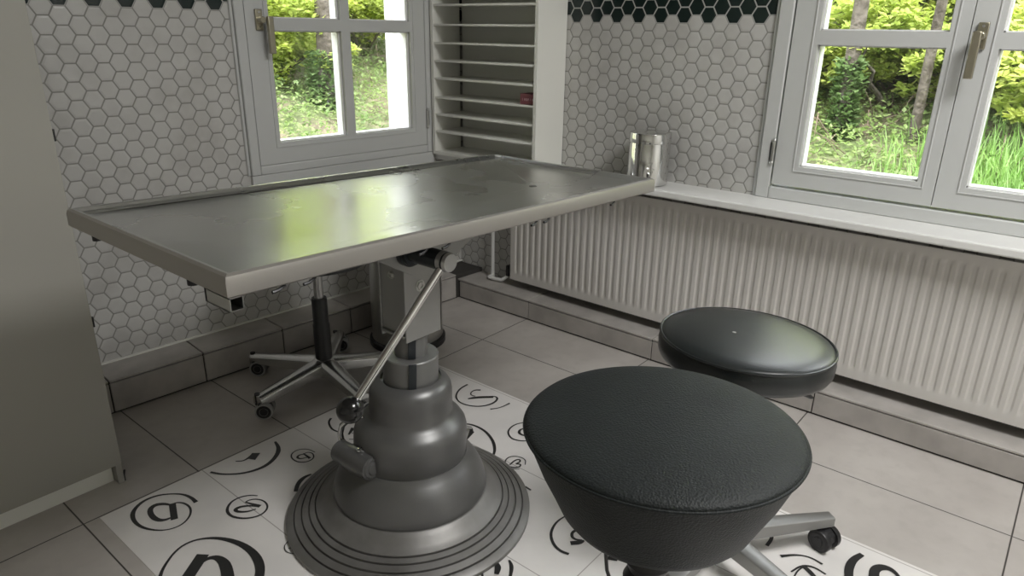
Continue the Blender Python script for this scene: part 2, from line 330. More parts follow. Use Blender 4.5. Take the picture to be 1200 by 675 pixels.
# printed white tiles set into the floor
STROKES=[([(0.6666,1.6333),(0.6682,1.6604),(0.6616,1.6908),(0.6435,1.7165),(0.6118,1.7417),(0.574,1.745),(0.5399,1.722),(0.5252,1.6864),(0.5256,1.6423),(0.5459,1.5988),(0.5727,1.5763),(0.6034,1.574),(0.6314,1.5934),(0.6461,1.6223),(0.6453,1.6515),(0.6345,1.6703),(0.6225,1.6731)],[0.012,0.005,0.012,0.004,0.006,0.005]),([(0.6227,1.6761),(0.5956,1.6079)],[0.017,0.017]),([(0.618,1.6705),(0.6081,1.6913),(0.5913,1.7044),(0.5737,1.6983),(0.564,1.6713),(0.565,1.6403),(0.5765,1.6241),(0.5943,1.6213)],[0.005,0.014,0.014,0.005]),([(0.7887,1.5346),(0.7783,1.5512),(0.7562,1.5653),(0.729,1.5655),(0.705,1.5464),(0.6966,1.5212),(0.7013,1.4959),(0.7196,1.4695),(0.7457,1.456),(0.7697,1.4609),(0.785,1.4789),(0.7879,1.5041),(0.7785,1.5262),(0.7619,1.5364),(0.751,1.5334)],[0.003,0.008,0.005,0.004]),([(0.7527,1.5337),(0.7686,1.4892)],[0.004,0.012]),([(0.7648,1.4913),(0.7539,1.5105),(0.7376,1.5249),(0.7228,1.5291),(0.716,1.5231),(0.7194,1.5106),(0.7344,1.4944),(0.755,1.4875)],[0.004,0.011,0.004]),([(1.0151,1.593),(1.0122,1.6225),(0.9919,1.6437),(0.965,1.6406),(0.9503,1.6185),(0.9509,1.5871),(0.9696,1.5676),(0.994,1.5682),(1.0079,1.5914),(1.0029,1.6091),(0.9871,1.6114)],[0.003,0.005,0.003]),([(0.9886,1.6136),(0.9864,1.577)],[0.004,0.009]),([(0.9905,1.6075),(0.9759,1.6163),(0.9637,1.6109),(0.9652,1.5956),(0.9837,1.5879)],[0.003,0.007,0.003]),([(0.7601,1.7325),(0.7778,1.6941),(0.8168,1.6564),(0.8619,1.6409),(0.9013,1.6461),(0.9391,1.6704),(0.9591,1.6976),(0.9692,1.7333)],[0.008,0.007,0.012,0.014,0.006]),([(0.8351,1.7279),(0.8498,1.7128),(0.8667,1.7145),(0.8866,1.7209)],[0.004,0.006,0.012]),([(0.8774,1.7216),(0.8912,1.7018)],[0.03,0.036]),([(0.4734,1.4295),(0.4984,1.4609),(0.5458,1.4952),(0.5841,1.4977),(0.6176,1.4766),(0.6432,1.4402),(0.6601,1.3893),(0.661,1.3354),(0.6468,1.2886),(0.6224,1.2563)],[0.01,0.006,0.006,0.014,0.022,0.022]),([(0.5792,1.4303),(0.5205,1.3866)],[0.03,0.03]),([(0.5499,1.4011),(0.5762,1.4107),(0.5949,1.3992),(0.5987,1.3719),(0.5909,1.3412),(0.5724,1.3027)],[0.006,0.012,0.026,0.03]),([(1.1663,1.7181),(1.1455,1.7044),(1.1282,1.6667),(1.1282,1.6432),(1.1342,1.6221)],[0.008,0.006,0.004]),([(1.184,1.6029),(1.1637,1.5702),(1.1364,1.5377)],[0.008,0.012,0.006]),([(1.1532,1.5953),(1.1673,1.5792)],0.003),([(1.1265,1.5734),(1.1468,1.5501)],0.003),([(1.1766,1.6165),(1.142,1.5951)],[0.014,0.006]),([(1.6301,1.5422),(1.5857,1.5412),(1.5383,1.5154),(1.5157,1.474),(1.5241,1.4286),(1.5497,1.3963),(1.5889,1.3828),(1.623,1.3916),(1.6315,1.4095),(1.6176,1.422)],[0.008,0.005,0.008,0.004]),([(1.5544,1.4697),(1.5823,1.4541),(1.623,1.4126)],[0.005,0.014,0.014]),([(1.5843,1.4631),(1.5802,1.4809),(1.5969,1.4949),(1.6181,1.4942),(1.6298,1.4793)],[0.005,0.004,0.009]),([(1.5531,1.365),(1.5786,1.3465),(1.6267,1.3413)],[0.007,0.004,0.007]),([(1.425,1.3734),(1.4425,1.3418),(1.4412,1.2868),(1.4144,1.2305),(1.3795,1.1925),(1.3505,1.1758)],[0.006,0.008,0.01,0.006]),([(1.3925,1.3425),(1.4193,1.3203)],[0.008,0.022]),([(1.3574,1.2958),(1.4093,1.3177)],[0.006,0.02]),([(1.5701,1.2192),(1.5346,1.2423),(1.4867,1.2348),(1.46,1.1996),(1.4669,1.1677),(1.4873,1.1469)],[0.004,0.006,0.004]),([(1.5434,1.1979),(1.5184,1.2097),(1.4973,1.195),(1.5035,1.166)],[0.004,0.009,0.006]),([(1.3792,1.075),(1.4026,1.0914),(1.3981,1.1236),(1.376,1.139),(1.3469,1.1288),(1.3351,1.0998),(1.3517,1.0737)],[0.003,0.004,0.003]),([(1.3493,1.1093),(1.3777,1.1127),(1.3905,1.1053),(1.3824,1.0952),(1.3649,1.0986)],0.005),([(1.3649,1.0986),(1.3738,1.0859),(1.3588,1.0795),(1.3439,1.0966),(1.3409,1.1095)],0.005),([(1.2685,0.85),(1.2341,0.8544),(1.1988,0.8443),(1.1768,0.8294),(1.159,0.8063),(1.1525,0.7824),(1.1574,0.76)],[0.004,0.007,0.008,0.008]),([(1.2451,0.7953),(1.2276,0.8001),(1.2126,0.7905),(1.2111,0.7764),(1.2199,0.7635)],[0.008,0.008,0.005]),([(1.1918,0.7796),(1.209,0.7631),(1.2228,0.7593)],[0.014,0.014,0.003]),([(1.022,0.8794),(1.0119,0.8616),(0.9916,0.85)],[0.004,0.016,0.01]),([(1.0464,0.8576),(1.0352,0.8385),(1.0048,0.8193)],[0.004,0.01,0.006]),([(0.9769,0.8827),(0.9631,0.8678)],0.005),([(1.2972,1.0097),(1.2963,0.9978),(1.2948,0.9866)],0.006),([(1.6296,0.2113),(1.5943,0.2235),(1.5536,0.2226),(1.5123,0.2095)],[0.012,0.02,0.02]),([(1.6009,0.1184),(1.6211,0.1416),(1.6163,0.1622),(1.5945,0.1751),(1.5588,0.1674)],[0.005,0.02,0.024]),([(1.4905,0.3623),(1.5219,0.3351),(1.5357,0.3061),(1.5294,0.2753)],[0.01,0.004,0.006]),([(1.4539,0.3241),(1.4926,0.3127),(1.5071,0.2887),(1.5001,0.2583)],[0.004,0.006,0.004]),([(1.493,0.3087),(1.4838,0.2893),(1.4657,0.2675)],[0.012,0.012]),([(1.4282,0.3112),(1.462,0.3147),(1.4906,0.3079)],0.004),([(1.5894,0.4346),(1.5713,0.4141),(1.5386,0.4018),(1.5047,0.4023)],[0.009,0.009,0.009]),([(1.2082,0.682),(1.2193,0.6601)],[0.012,0.012]),([(0.9421,1.5073),(0.9201,1.5107),(0.8924,1.4994),(0.8662,1.4722)],[0.004,0.014,0.01]),([(0.7579,1.3063),(0.7447,1.3159),(0.7238,1.31),(0.7132,1.2902),(0.7189,1.27),(0.735,1.2513)],[0.002,0.003,0.002]),([(0.7244,1.2927),(0.7401,1.2801)],0.003)]
b = MB(); b.box((.474, -.67, -.01), (1.672, 1.760, .0012), 0)
def ribbon(mb, pts, ws, mi, z):
    # smooth the polyline, then widen it to a band
    if isinstance(ws, float): ws = [ws, ws]
    P = [Vector((x, y)) for x, y in pts]
    for _ in range(2 if len(P) > 2 else 0):
        Q = [P[0]]
        for i in range(len(P)-1): Q += [P[i]*.75 + P[i+1]*.25, P[i]*.25 + P[i+1]*.75]
        P = Q + [P[-1]]
    n = len(P); V = []
    for i, p in enumerate(P):
        t = (P[min(i+1, n-1)] - P[max(i-1, 0)]).normalized(); q = Vector((-t.y, t.x))
        f = i/(n-1)*(len(ws)-1); k = min(int(f), len(ws)-2); wd = (ws[k]*(1-(f-k)) + ws[k+1]*(f-k))*.5
        V += [(p.x+q.x*wd, p.y+q.y*wd, z), (p.x-q.x*wd, p.y-q.y*wd, z)]
    mb.add(V, [(2*i, 2*i+1, 2*i+3, 2*i+2) for i in range(n-1)], mi)
for k, (pts, ws) in enumerate(STROKES): ribbon(b, pts, ws, 1, .0018 + .00002*k)
o = b.build('floor', [M_panel, M_ink], smooth=0, recalc=False); tag(o, kind='structure')

def wall(name, T, s0, s1, z1, op, mi, thick=.27, mats=None, op2=None):
    """tiled skin + plastered core with one window opening op=(sa,sb,za,zb)"""
    b = MB(); sa, sb, za, zb = op
    L_ = [(s0, sa, 0, z1), (sb, s1, 0, z1), (sa, sb, 0, za), (sa, sb, zb, z1)]
    if op2:
        s2, s3 = op2; L_[0] = (s3, sa, 0, z1); L_ += [(s0, s2, 0, z1), (s2, s3, 0, za), (s2, s3, zb, z1)]
    for (p, q, r, t) in L_:
        b.box((p, 0, r), (q, .012, t), 0, T); b.box((p, .012, r), (q, thick, t), 1, T)
    tag(b.build(name, mats, smooth=0), kind='structure')
wall('wall_back', TA, -1.8, 2.42, 2.6, (1.40, 2.20, .70, 2.06), 0, mats=[M_hexA, M_plaster])
wall('wall_right', TB, -2.2, 2.60, 2.6, (-.16, .845, .70, 2.06), 0, mats=[M_hexB, M_plaster], op2=(-1.95, -.75))  # op2 is the opening for the added, unseen window
b = MB(); b.box((-1.85, -2.25, 2.6), (2.75, 2.85, 2.7)); tag(b.build('ceiling', M_room, smooth=0), kind='structure')
b = MB(); b.box((-1.9, -2.25, 0), (-1.8, 2.75, 2.6)); tag(b.build('wall_left', M_room, smooth=0), kind='structure')
b = MB(); b.box((-1.8, -2.35, 0), (2.7, -2.2, 2.6)); tag(b.build('wall_front', M_room, smooth=0), kind='structure')

# tiled ledge (heating pipe casing) along both window walls
b = MB()
TL = lambda s, n, z: TA(s, n-.145, z)          # n=0 at the riser face
b.box((-.2, .006, 0), (2.47, .16, .114), 1, TL)
js = [.731 + .3065*k for k in range(-3, 6)]
for a, c in zip(js[:-1], js[1:]):
    a_, c_ = a+.0025, min(c, 2.238)-.0025
    if a_ >= c_: continue
    b.box((a_, 0, .007), (c_, .012, .108), 0, TL); b.box((a_, -.001, .112), (c_, .150, .120), 0, TL)
tag(b.build('trim_1', [M_stone, M_grout], smooth=0, bevel=.0012, seg=1), kind='structure')
b = MB(); b.box((2.249, -2.2, 0), (2.42, 2.24, .088), 1)
js = [1.754 - .6105*k for k in range(-1, 8)]
for c, a in zip(js[:-1], js[1:]):
    a_, c_ = a+.002, min(c, 2.171)-.002
    b.box((2.243, a_, .007), (2.255, c_, .083), 0)
    b.box((2.242, a_, .087), (2.40, min(c, 2.30)-.002 if c > 2 else c_, .095), 0)
tag(b.build('trim_2', [M_stone, M_grout], smooth=0, bevel=.0012, seg=1), kind='structure')
b = MB(); b.box((-.2, -.008, .1200), (2.45, 0, .126), 0, TA); tag(b.build('baseboard_back', M_shelf, smooth=0), kind='structure')

# ---------------------------------------------------------------- windows
def sash(T, s0, s1, z0, z1, parent, cols, rows, stile, handle=None, hinge=None, railb=.075):
    """cols/rows: lists of (a,b) clear openings"""
    b = MB(); n0, n1 = -.012, .052
    sx = [s0] + [q for c in cols for q in c] + [s1]; zx = [z0] + [q for r in rows for q in r] + [z1]
    for i in range(0, len(sx), 2): b.box((sx[i], n0, z0), (sx[i+1], n1, z1), 0, T)
    for c in cols:
        for i in range(0, len(zx), 2): b.box((c[0], n0, zx[i]), (c[1], n1, zx[i+1]), 0, T)
    o = b.build('sash', M_frame, parent, smooth=0)
    # raised moulding line round the field of panes + white rebates behind the glass
    b = MB(); e = .014
    a, c, d, f = cols[0][0], cols[-1][1], rows[0][0], rows[-1][1]
    for q in ((a-e-.004, d-e-.004, a-e, f+e), (c+e, d-e-.004, c+e+.004, f+e), (a-e, d-e-.004, c+e, d-e)): b.box((q[0], n0-.003, q[1]), (q[2], n0+.002, q[3]), 0, T)
    m_ = b.build('moulding', M_frame, o, bevel=.001, smooth=0)
    b = MB()
    for c_ in cols:
        for r_ in rows:
            t = .004
            for q in ((c_[0], r_[0], c_[0]+t, r_[1]), (c_[1]-t, r_[0], c_[1], r_[1]), (c_[0], r_[0], c_[1], r_[0]+t), (c_[0], r_[1]-t, c_[1], r_[1])):
                b.box((q[0], .004, q[1]), (q[2], .0525, q[3]), 0, T)
    b.build('glazing_bead', M_bead, o, smooth=0)
    b = MB()
    for c_ in cols:
        for r_ in rows: b.box((c_[0]+.001, .010, r_[0]+.001), (c_[1]-.001, .014, r_[1]-.001), 0, T)
    b.build('glass_pane', M_glass, o, smooth=0)
    if handle:
        s, z, tilt = handle
        b = MB(); b.box((s-.013, n0-.010, z-.035), (s+.013, n0, z+.035), 0, T)
        b.tube([T(s, n0-.008, z), T(s, n0-.038, z)], .011, 16)
        hd = b.build('handle', M_brass, o, bevel=.002)
        b = MB(); b.box((s-.011+tilt, n0-.050, z-.112), (s+.011+tilt, n0-.034, z+.012), 0, T)
        b.build('lever', M_brass, hd, bevel=.003)
        b = MB()
        for dz in (-.025, .025): b.lathe([(.004, -.0015), (.004, .0015)], T(s, n0-.0105, z+dz), 10, Matrix.Rotation(PI/2, 3, 'X') if T is TA else Matrix.Rotation(PI/2, 3, 'Y'))
        b.build('screw', M_chrome, hd)
    if hinge:
        for s, z in hinge:
            b = MB(); b.tube([T(s, n0-.006, z-.032), T(s, n0-.006, z+.032)], .006, 12); b.ball(T(s, n0-.006, z-.037), .0075, 12); b.ball(T(s, n0-.006, z+.037), .0075, 12)
            b.box((s-.004, n0-.004, z-.03), (s+.012, n0, z+.03), 0, T)
            b.build('hinge', M_steel, o)
    return o
def window(name, T, s0, s1, z0, z1, cas, gl, loc):
    """casing of width cas with a stepped face; the sashes come after"""
    root = bpy.data.objects.new(name, None); sc.collection.objects.link(root); root['kind'] = 'structure'
    b = MB(); n0 = -.016
    for q in ((s0, z0, s0+cas, z1), (s1-cas, z0, s1, z1), (s0+cas, z0, s1-cas, z0+cas*.9), (s0+cas, z1-cas, s1-cas, z1)): b.box((q[0], n0, q[1]), (q[2], .07, q[3]), 0, T)
    b.box((s0-.012, -.008, z0), (s0, .01, z1), 0, T); b.box((s1, -.008, z0), (s1+.012, .01, z1), 0, T)
    b.build('casing', M_frame, root, bevel=.004, smooth=30)
    return root
rows = [(.792, 1.187), (1.229, 1.60), (1.642, 2.0)]
w1 = window('window_1', TA, 1.358, 2.232, .681, 2.07, .037, None, None)
b = MB(); b.box((1.358, -.016, .60), (2.232, .07, .6805), 0, TA); b.build('apron_board', M_frame, w1, bevel=.002)
sash(TA, 1.397, 2.193, .716, 2.03, w1, [(1.485, 1.782), (1.822, 2.118)], rows, .09, handle=(1.445, 1.222, .022), hinge=[(2.196, .83), (2.196, 1.75)])
rows = [(.790, 1.172), (1.215, 1.60), (1.642, 2.0)]
w2 = window('window_2', TB, -.20, .878, .672, 2.07, .046, None, None)
sash(TB, .3432, .826, .722, 2.03, w2, [(.392, .745)], rows, .08, hinge=[(.834, .83), (.834, 1.75)])
sash(TB, -.146, .3408, .722, 2.03, w2, [(-.09, .266)], rows, .08, handle=(.312, 1.205, .006))
w3 = window('added_window_3', TB, -2.0, -.70, .672, 2.07, .046, None, None)  # unseen window, added to bring more daylight in from the right
sash(TB, -1.955, -1.352, .722, 2.03, w3, [(-1.90, -1.42)], rows, .08)
sash(TB, -1.348, -.745, .722, 2.03, w3, [(-1.28, -.80)], rows, .08, handle=(-1.318, 1.205, .006))
# outside sills and inner window board
b = MB(); b.box((2.235, -2.19, .646), (2.402, 2.315, .672)); tag(b.build('trim_3', M_white, bevel=.005, smooth=0), kind='structure')
b = MB(); b.box((1.38, .075, .63), (2.22, .33, .70), 0, TA); b.box((-.18, .075, .63), (.865, .33, .70), 0, TB); b.box((-1.97, .075, .63), (-.73, .33, .70), 0, TB); tag(b.build('trim_4', M_plaster, bevel=.004, smooth=0), kind='structure')

# ================================================================ examination table
BX, BY = 1.030, 1.188
LEAN = (.0235, -.0285)
def ax(z): return (BX + LEAN[0]*z, BY + LEAN[1]*z)
tb = thing('examination_table', (BX, BY, 0), 'old stainless steel veterinary examination table on a heavy round grey cast pedestal', 'examination table')
b = MB(); P = [(.312, .0), (.318, .003), (.318, .012), (.313, .016), (.300, .021), (.2985, .0165), (.2965, .0165), (.296, .0235), (.281, .030), (.2795, .0255), (.2775, .0255), (.277, .0325), (.262, .038), (.2605, .0335), (.2585, .0335), (.258, .0405), (.246, .045), (.2445, .0405), (.2425, .0405), (.242, .048), (.232, .053), (.222, .060), (.212, .070), (.202, .0785), (.199, .080)]
b.lathe(P, (BX, BY, 0), 96, lean=LEAN); base = b.build('base_plate', M_castlight, tb)
b = MB(); P = [(.194, .078), (.198, .082), (.1985, .090), (.196, .100), (.190, .118), (.181, .136), (.170, .152), (.158, .166), (.149, .176), (.145, .183)]
b.lathe(P, (BX, BY, 0), 96, lean=LEAN); b.build('skirt', M_cast, tb)
b = MB(); P = [(.1425, .182), (.1425, .186), (.1435, .188), (.1435, .236), (.143, .250), (.139, .264), (.130, .277), (.118, .287), (.108, .296), (.104, .306), (.1035, .340), (.103, .356), (.100, .370), (.093, .381), (.083, .389), (.0745, .393), (.073, .388)]
b.lathe(P, (BX, BY, 0), 96, lean=LEAN); b.build('bell_housing', M_cast, tb)
b = MB(); P = [(.066, .36), (.068, .362), (.068, .454), (.066, .4565), (.036, .4565)]
b.lathe(P, (BX, BY, 0), 64, lean=LEAN); oc = b.build('outer_column', M_col, tb)
# keyway bar on the front of each column section
def key(r, z0, z1, name, parent):
    b = MB(); a = math.radians(231)
    c, s_ = math.cos(a), math.sin(a); t = (-s_, c)
    def T(p, q, z): x, y = ax(z); return (x + c*q + t[0]*p, y + s_*q + t[1]*p, z)
    b.box((-.0095, r-.02, z0), (.0095, r+.004, z1), 0, T); return b.build(name, M_tube, parent, bevel=.001)
key(.068, .385, .4555, 'keyway', oc)
b = MB(); b.lathe([(.040, .44), (.040, .535)], (BX, BY, 0), 48, lean=LEAN); ic = b.build('inner_column', M_col, tb)
key(.040, .458, .53, 'keyway', ic)
# table head: folded sheet box
hx, hy = ax(.62)
b = MB(); b.box((hx-.060, hy-.045, .513), (hx+.055, hy-.040, .80)); b.box((hx-.060, hy+.040, .513), (hx+.055, hy+.045, .80)); b.box((hx+.050, hy-.045, .513), (hx+.055, hy+.045, .80))
b.box((hx-.056, hy-.040, .53), (hx-.052, hy+.042, .80)); b.box((hx-.064, hy-.040, .524), (hx-.052, hy+.040, .530))
hd = b.build('head_bracket', M_head, tb, bevel=.0015)
def bolt(x, y, z, d, parent, r=.008):
    b = MB(); M = Matrix.Rotation(PI/2, 3, 'X') if d == 'y' else Matrix.Rotation(-PI/2, 3, 'Y')
    b.lathe([(r, 0), (r, .004), (r*.9, .005), (r*.55, .005), (r*.5, .002)], (x, y, z), 6, M); b.lathe([(r*1.25, -.001), (r*1.25, .0015)], (x, y, z), 20, M)
    return b.build('bolt', M_steel, parent)
bolt(hx-.056, hy+.002, .672, 'x', hd); bolt(hx-.012, hy-.045, .645, 'y', hd, .011)
gp = [(.775, .812), (.985, .688), (1.00, .684), (1.072, .672), (1.100, .684), (1.145, .716), (1.20, .740), (1.33, .806)]
for y in (1.098, 1.262):
    b = MB(); b.prism(gp, 0, .005, lambda p, q, d, y=y: (p, y+d, q)); g_ = b.build('gusset_plate', M_head, tb, bevel=.001, smooth=0)
b = MB(); px, pz = .975, .748
b.tube([(px, 1.12, pz), (px, 1.085, pz)], .034, 32); b.tube([(px, 1.086, pz), (px, 1.076, pz)], .029, 32); pv = b.build('pivot_boss', M_tube, tb)
b = MB(); b.tube([(px, 1.08, pz), (px, .975, pz)], .0215, 32); pt = b.build('pivot_tube', M_tube, tb, bevel=.001)
b = MB(); b.tube([(px, .975, pz), (px, .968, pz)], [.0215, .019], 32); b.tube([(px, .992, pz), (px, .980, pz)], .0225, 32); b.build('end_cap', M_satin, pt)
lv = Vector((.712, .984, .512)); pv0 = Vector((px, .984, pz))
b = MB(); b.tube([pv0 + (lv-pv0)*.02, pv0 + (lv-pv0)*.5, lv], [.0085, .0085, .0078], 20); lever = b.build('tilt_lever', M_chrome, tb)
b = MB(); b.ball(lv, .0265, 32, 1.0); kn = b.build('knob', M_blackgloss, lever)
# foot pump lever with boss on the left of the housing
bx, by, bz = BX-.100, BY+.062, .208
def bp_(a, r, z): return (BX + r*math.cos(a), BY + r*math.sin(a), z)
b = MB()
p0 = Vector((.890, 1.285, .203)); p1 = Vector((.890, 1.158, .209)); 
b.tube([p0, p0.lerp(p1, .28)], .028, 32); b.tube([p0.lerp(p1, .30), p0.lerp(p1, .55), p1], [.031, .034, .030], 32)
d = (p1-p0).normalized(); b.tube([p1, p1+d*.004], [.026, .024], 32); b.tube([p1+d*.003, p1+d*.007], [.017, .015], 24)
b.tube([Vector((.885, 1.195, .208)), Vector((.915, 1.19, .212)), Vector((.955, 1.185, .215))], [.031, .036, .046], 28)
bo = b.build('pump_boss', M_cast, tb)
b = MB(); b.lathe([(.0085, 0), (.0085, .003), (.006, .004)], (.888, 1.200, .2425), 20); sc_ = b.build('slotted_screw', M_chrome, bo)
b = MB(); b.box((.882, 1.199, .2462), (.894, 1.201, .2472)); b.build('slot', M_blackgloss, sc_)
b = MB(); b.tube([(.905, 1.275, .205), (.905, 1.2965, .222), (.905, 1.2985, .240), (.905, 1.288, .268), (.905, 1.265, .290), (.905, 1.240, .308), (.92, 1.22, .312)], [.011, .0085, .0075, .0075, .007, .006, .004], 14)
b.build('lever_fork', M_alu, bo)
b = MB(); b.tube([(1.15, 1.16, .198), (1.187, 1.15, .188), (1.225, 1.148, .170)], [.012, .010, .006], 12, flat=.6); b.tube([(1.215, 1.15, .168), (1.203, 1.15, .140)], [.006, .004], 10); b.build('pump_pedal', M_satin, tb)
# tray top
L, W, ZL, ZR = 1.24, .58, .870, .829
x0, x1, y0, y1 = .457, .457+L, .90, .90+W
def zt(x): return ZL + (ZR-ZL)*(x-x0)/L
b = MB(); e = .016; i_ = .024
def ring(dx, dz): return [(x0+dx, y0+dx, zt(x0)+dz), (x1-dx, y0+dx, zt(x1)+dz), (x1-dx, y1-dx, zt(x1)+dz), (x0+dx, y1-dx, zt(x0)+dz)]
rings = [ring(.012, -.036), ring(.003, -.036), ring(0, -.033), ring(0, -.010), ring(.002, -.003), ring(.007, 0), ring(.013, -.001), ring(.019, -.006), ring(.026, -.011)]
V = [p for r in rings for p in r]; F = []
for k in range(len(rings)-1):
    for j in range(4): F.append((4*k+j, 4*k+(j+1) % 4, 4*k+4+(j+1) % 4, 4*k+4+j))
D = (1.485, 1.155, zt(1.485)-.034); n = len(V); V.append(D); k = 4*(len(rings)-1)
# extra fold points on the long rims
FA = (1.05, y0+.026, zt(1.05)-.012); FB = (.60, y1-.026, zt(.6)-.012)
V += [FA, FB]
F += [(k, n+1, n), (n+1, k+1, n), (k+1, k+2, n), (k+2, n+2, n), (n+2, k+3, n), (k+3, k, n)]
F += [(0, 3, 2, 1)]
b.add(V, F)
for i in range(len(F)): b.m[i] = 1 if i < 20 or i == len(F)-1 else 0
Dv = Vector(D)
for q in (Vector(V[k]), Vector(V[k+1]), Vector(V[k+2])):      # pressed fold lines running to the drain
    b.tube([Dv.lerp(q, .03), Dv.lerp(q, .5), q], [.003, .0045, .003], 8, flat=.13)
top = b.build('tabletop', [M_top, M_rim], tb, smooth=28)
mdf = top.modifiers.new('bevel', 'BEVEL'); mdf.width = .0016; mdf.segments = 2; mdf.limit_method = 'ANGLE'; mdf.angle_limit = math.radians(50)
b = MB(); b.lathe([(.011, .0), (.011, .003), (.006, .003)], (D[0], D[1], D[2]-.0015), 24); b.build('drain_hole', M_blackgloss, top)
b = MB(); b.box((x0+.36, 1.104, .775), (x1-.3, 1.13, .808)); b.box((x0+.36, 1.24, .775), (x1-.3, 1.262, .808)); 
for i, p in enumerate(b.v): b.v[i] = (p[0], p[1], p[2] + (zt(p[0])-zt(BX))*1.0)
b.build('support_rail', M_head, tb, bevel=.001)
for x in (.545, .60, .845, .905, 1.177, 1.222, 1.499):      # bent rod hooks under the front edge
    z = zt(x)-.036; b = MB(); b.tube([(x+.012, y0+.018, z+.006), (x+.010, y0+.010, z-.004), (x-.004, y0+.006, z-.0075), (x-.014, y0+.006, z-.008)], .0028, 8); b.build('hook', M_black, tb)
for y in (1.375, 1.02):
    z = zt(x0)-.036; b = MB(); b.tube([(x0+.010, y, z+.004), (x0+.010, y, z-.008)], .009, 12); b.build('hook', M_black, tb)
b = MB(); zq = zt(x0)-.0365; s = .022; t = .0018
for q in (((x0+.004, y0+.004, zq-s), (x0+.004+t, y0+.075, zq)), ((x0+.004+s-t, y0+.004, zq-s), (x0+.004+s, y0+.075, zq)), ((x0+.004, y0+.004, zq-s), (x0+.004+s, y0+.075, zq-s+t)), ((x0+.004, y0+.004, zq-t), (x0+.004+s, y0+.075, zq)), ((x0+.004, y0+.070, zq-s), (x0+.004+s, y0+.075, zq))): b.box(*q)
b.build('square_socket', M_steel, tb)

# ================================================================ stools
def caster(parent, x, y, ang, R=.0295, wide=.05, tread=None):
    """twin-wheel caster: hood with stem + two wheels"""
    b = MB(); c, s = math.cos(ang), math.sin(ang)
    def T(p, q, z): return (x + c*p - s*q, y + s*p + c*q, z)
    hood = [(-.024, .024), (-.030, .040), (-.022, .052), (-.006, .060), (.012, .060), (.018, .052), (.012, .040), (.004, .030), (-.010, .024)]
    b.prism(hood, -.010, .010, lambda p, q, d: T(p, d, q))
    b.prism([(-.034, .030), (-.030, .046), (-.014, .057), (.006, .058), (.006, .053), (-.012, .051), (-.024, .042), (-.028, .030)], -.026, .026, lambda p, q, d: T(p, d, q))
    b.lathe([(.009, .055), (.009, .085)], T(.010, 0, 0), 14)
    o = b.build('caster', M_black, parent, smooth=40)
    for sg in (-1, 1):
        b = MB(); Mx = Matrix.Rotation(ang, 3, 'Z') @ Matrix.Rotation(-PI/2*sg, 3, 'X')
        ctr = T(-.010, 0, R)
        b.lathe([(R*.80, .0105), (R, .012), (R, .023), (R*.96, .0262), (R*.78, .0266)], ctr, 30, Mx, 1 if tread else 0)
        b.lathe([(R*.80, .0262), (R*.74, .0275), (R*.45, .0265), (R*.40, .029), (.002, .029)], ctr, 30, Mx, 0)
        b.build('wheel', [M_black, tread or M_black], o, smooth=40)
    return o

# rear stool, half hidden behind the table pedestal
sx_, sy_ = 1.305, 1.933
st = thing('swivel_stool', (sx_, sy_, 0), 'black round stool on five polished aluminium legs standing behind the examination table', 'stool')
b = MB(); b.lathe([(.016, .30), (.016, .455)], (sx_, sy_, 0), 24); b.build('gas_lift', M_satin, st)
b = MB(); b.lathe([(.029, .085), (.029, .232), (.0265, .236), (.0265, .325), (.025, .330), (.016, .330)], (sx_, sy_, 0), 32); b.build('lift_cover', M_black, st)
b = MB(); b.lathe([(.020, .030), (.022, .033), (.022, .05)], (sx_, sy_, 0), 24); b.lathe([(.028, .050), (.044, .055), (.046, .085), (.040, .098), (.031, .104)], (sx_, sy_, 0), 40); b.build('hub', M_alu, st)
def arm(parent, cx, cy, a, r0, r1, w0, w1, h, mt, za, zb, ribs=True, sq=False):
    b = MB(); c, s = math.cos(a), math.sin(a); N = 9; V = []; K = 10
    for i in range(N):
        f = i/(N-1); r = r0 + (r1-r0)*f; w = (w0 + (w1-w0)*f)/2; zt_ = za + (zb-za)*f
        hh = h*(1-.35*f)
        if sq: sec = [(-w, -hh), (w, -hh), (w, 0), (w*.8, .002), (-w*.8, .002), (-w, 0)]
        else: sec = [(-w, -hh), (-w*.7, -hh), (w*.7, -hh), (w, -hh), (w*1.02, -.008), (w*.75, -.001), (w*.25, .003), (-w*.25, .003), (-w*.75, -.001), (-w*1.02, -.008)]
        for p, q in sec: V.append((cx + c*r - s*p, cy + s*r + c*p, zt_+q))
        K = len(sec)
    F = [(i*K+k, i*K+(k+1) % K, (i+1)*K+(k+1) % K, (i+1)*K+k) for i in range(N-1) for k in range(K)] + [tuple(range(K))[::-1], tuple(range((N-1)*K, N*K))]
    b.add(V, F); return b.build('leg', mt, parent, bevel=.0015, smooth=50)
ang0 = math.atan2(2.185-1.930, 1.179-1.300)
for k in range(5):
    a = ang0 + 2*PI*k/5
    arm(st, sx_, sy_, a, .030, .292, .062, .042, .046, M_alu, .100, .078)
    caster(st, sx_ + .278*math.cos(a), sy_ + .278*math.sin(a), [2.26, 2.4, 2.9, 2.0, 2.5][k], tread=M_tyre)
b = MB(); P = [(.10, .462), (.165, .463), (.182, .467), (.187, .480), (.185, .504), (.174, .516), (.12, .524), (.001, .528)]; b.lathe(P, (sx_, sy_, 0), 64); b.build('seat', M_leather, st)
b = MB(); b.box((sx_-.07, sy_-.07, .450), (sx_+.07, sy_+.07, .4625)); b.build('seat_plate', M_black, st, bevel=.003)

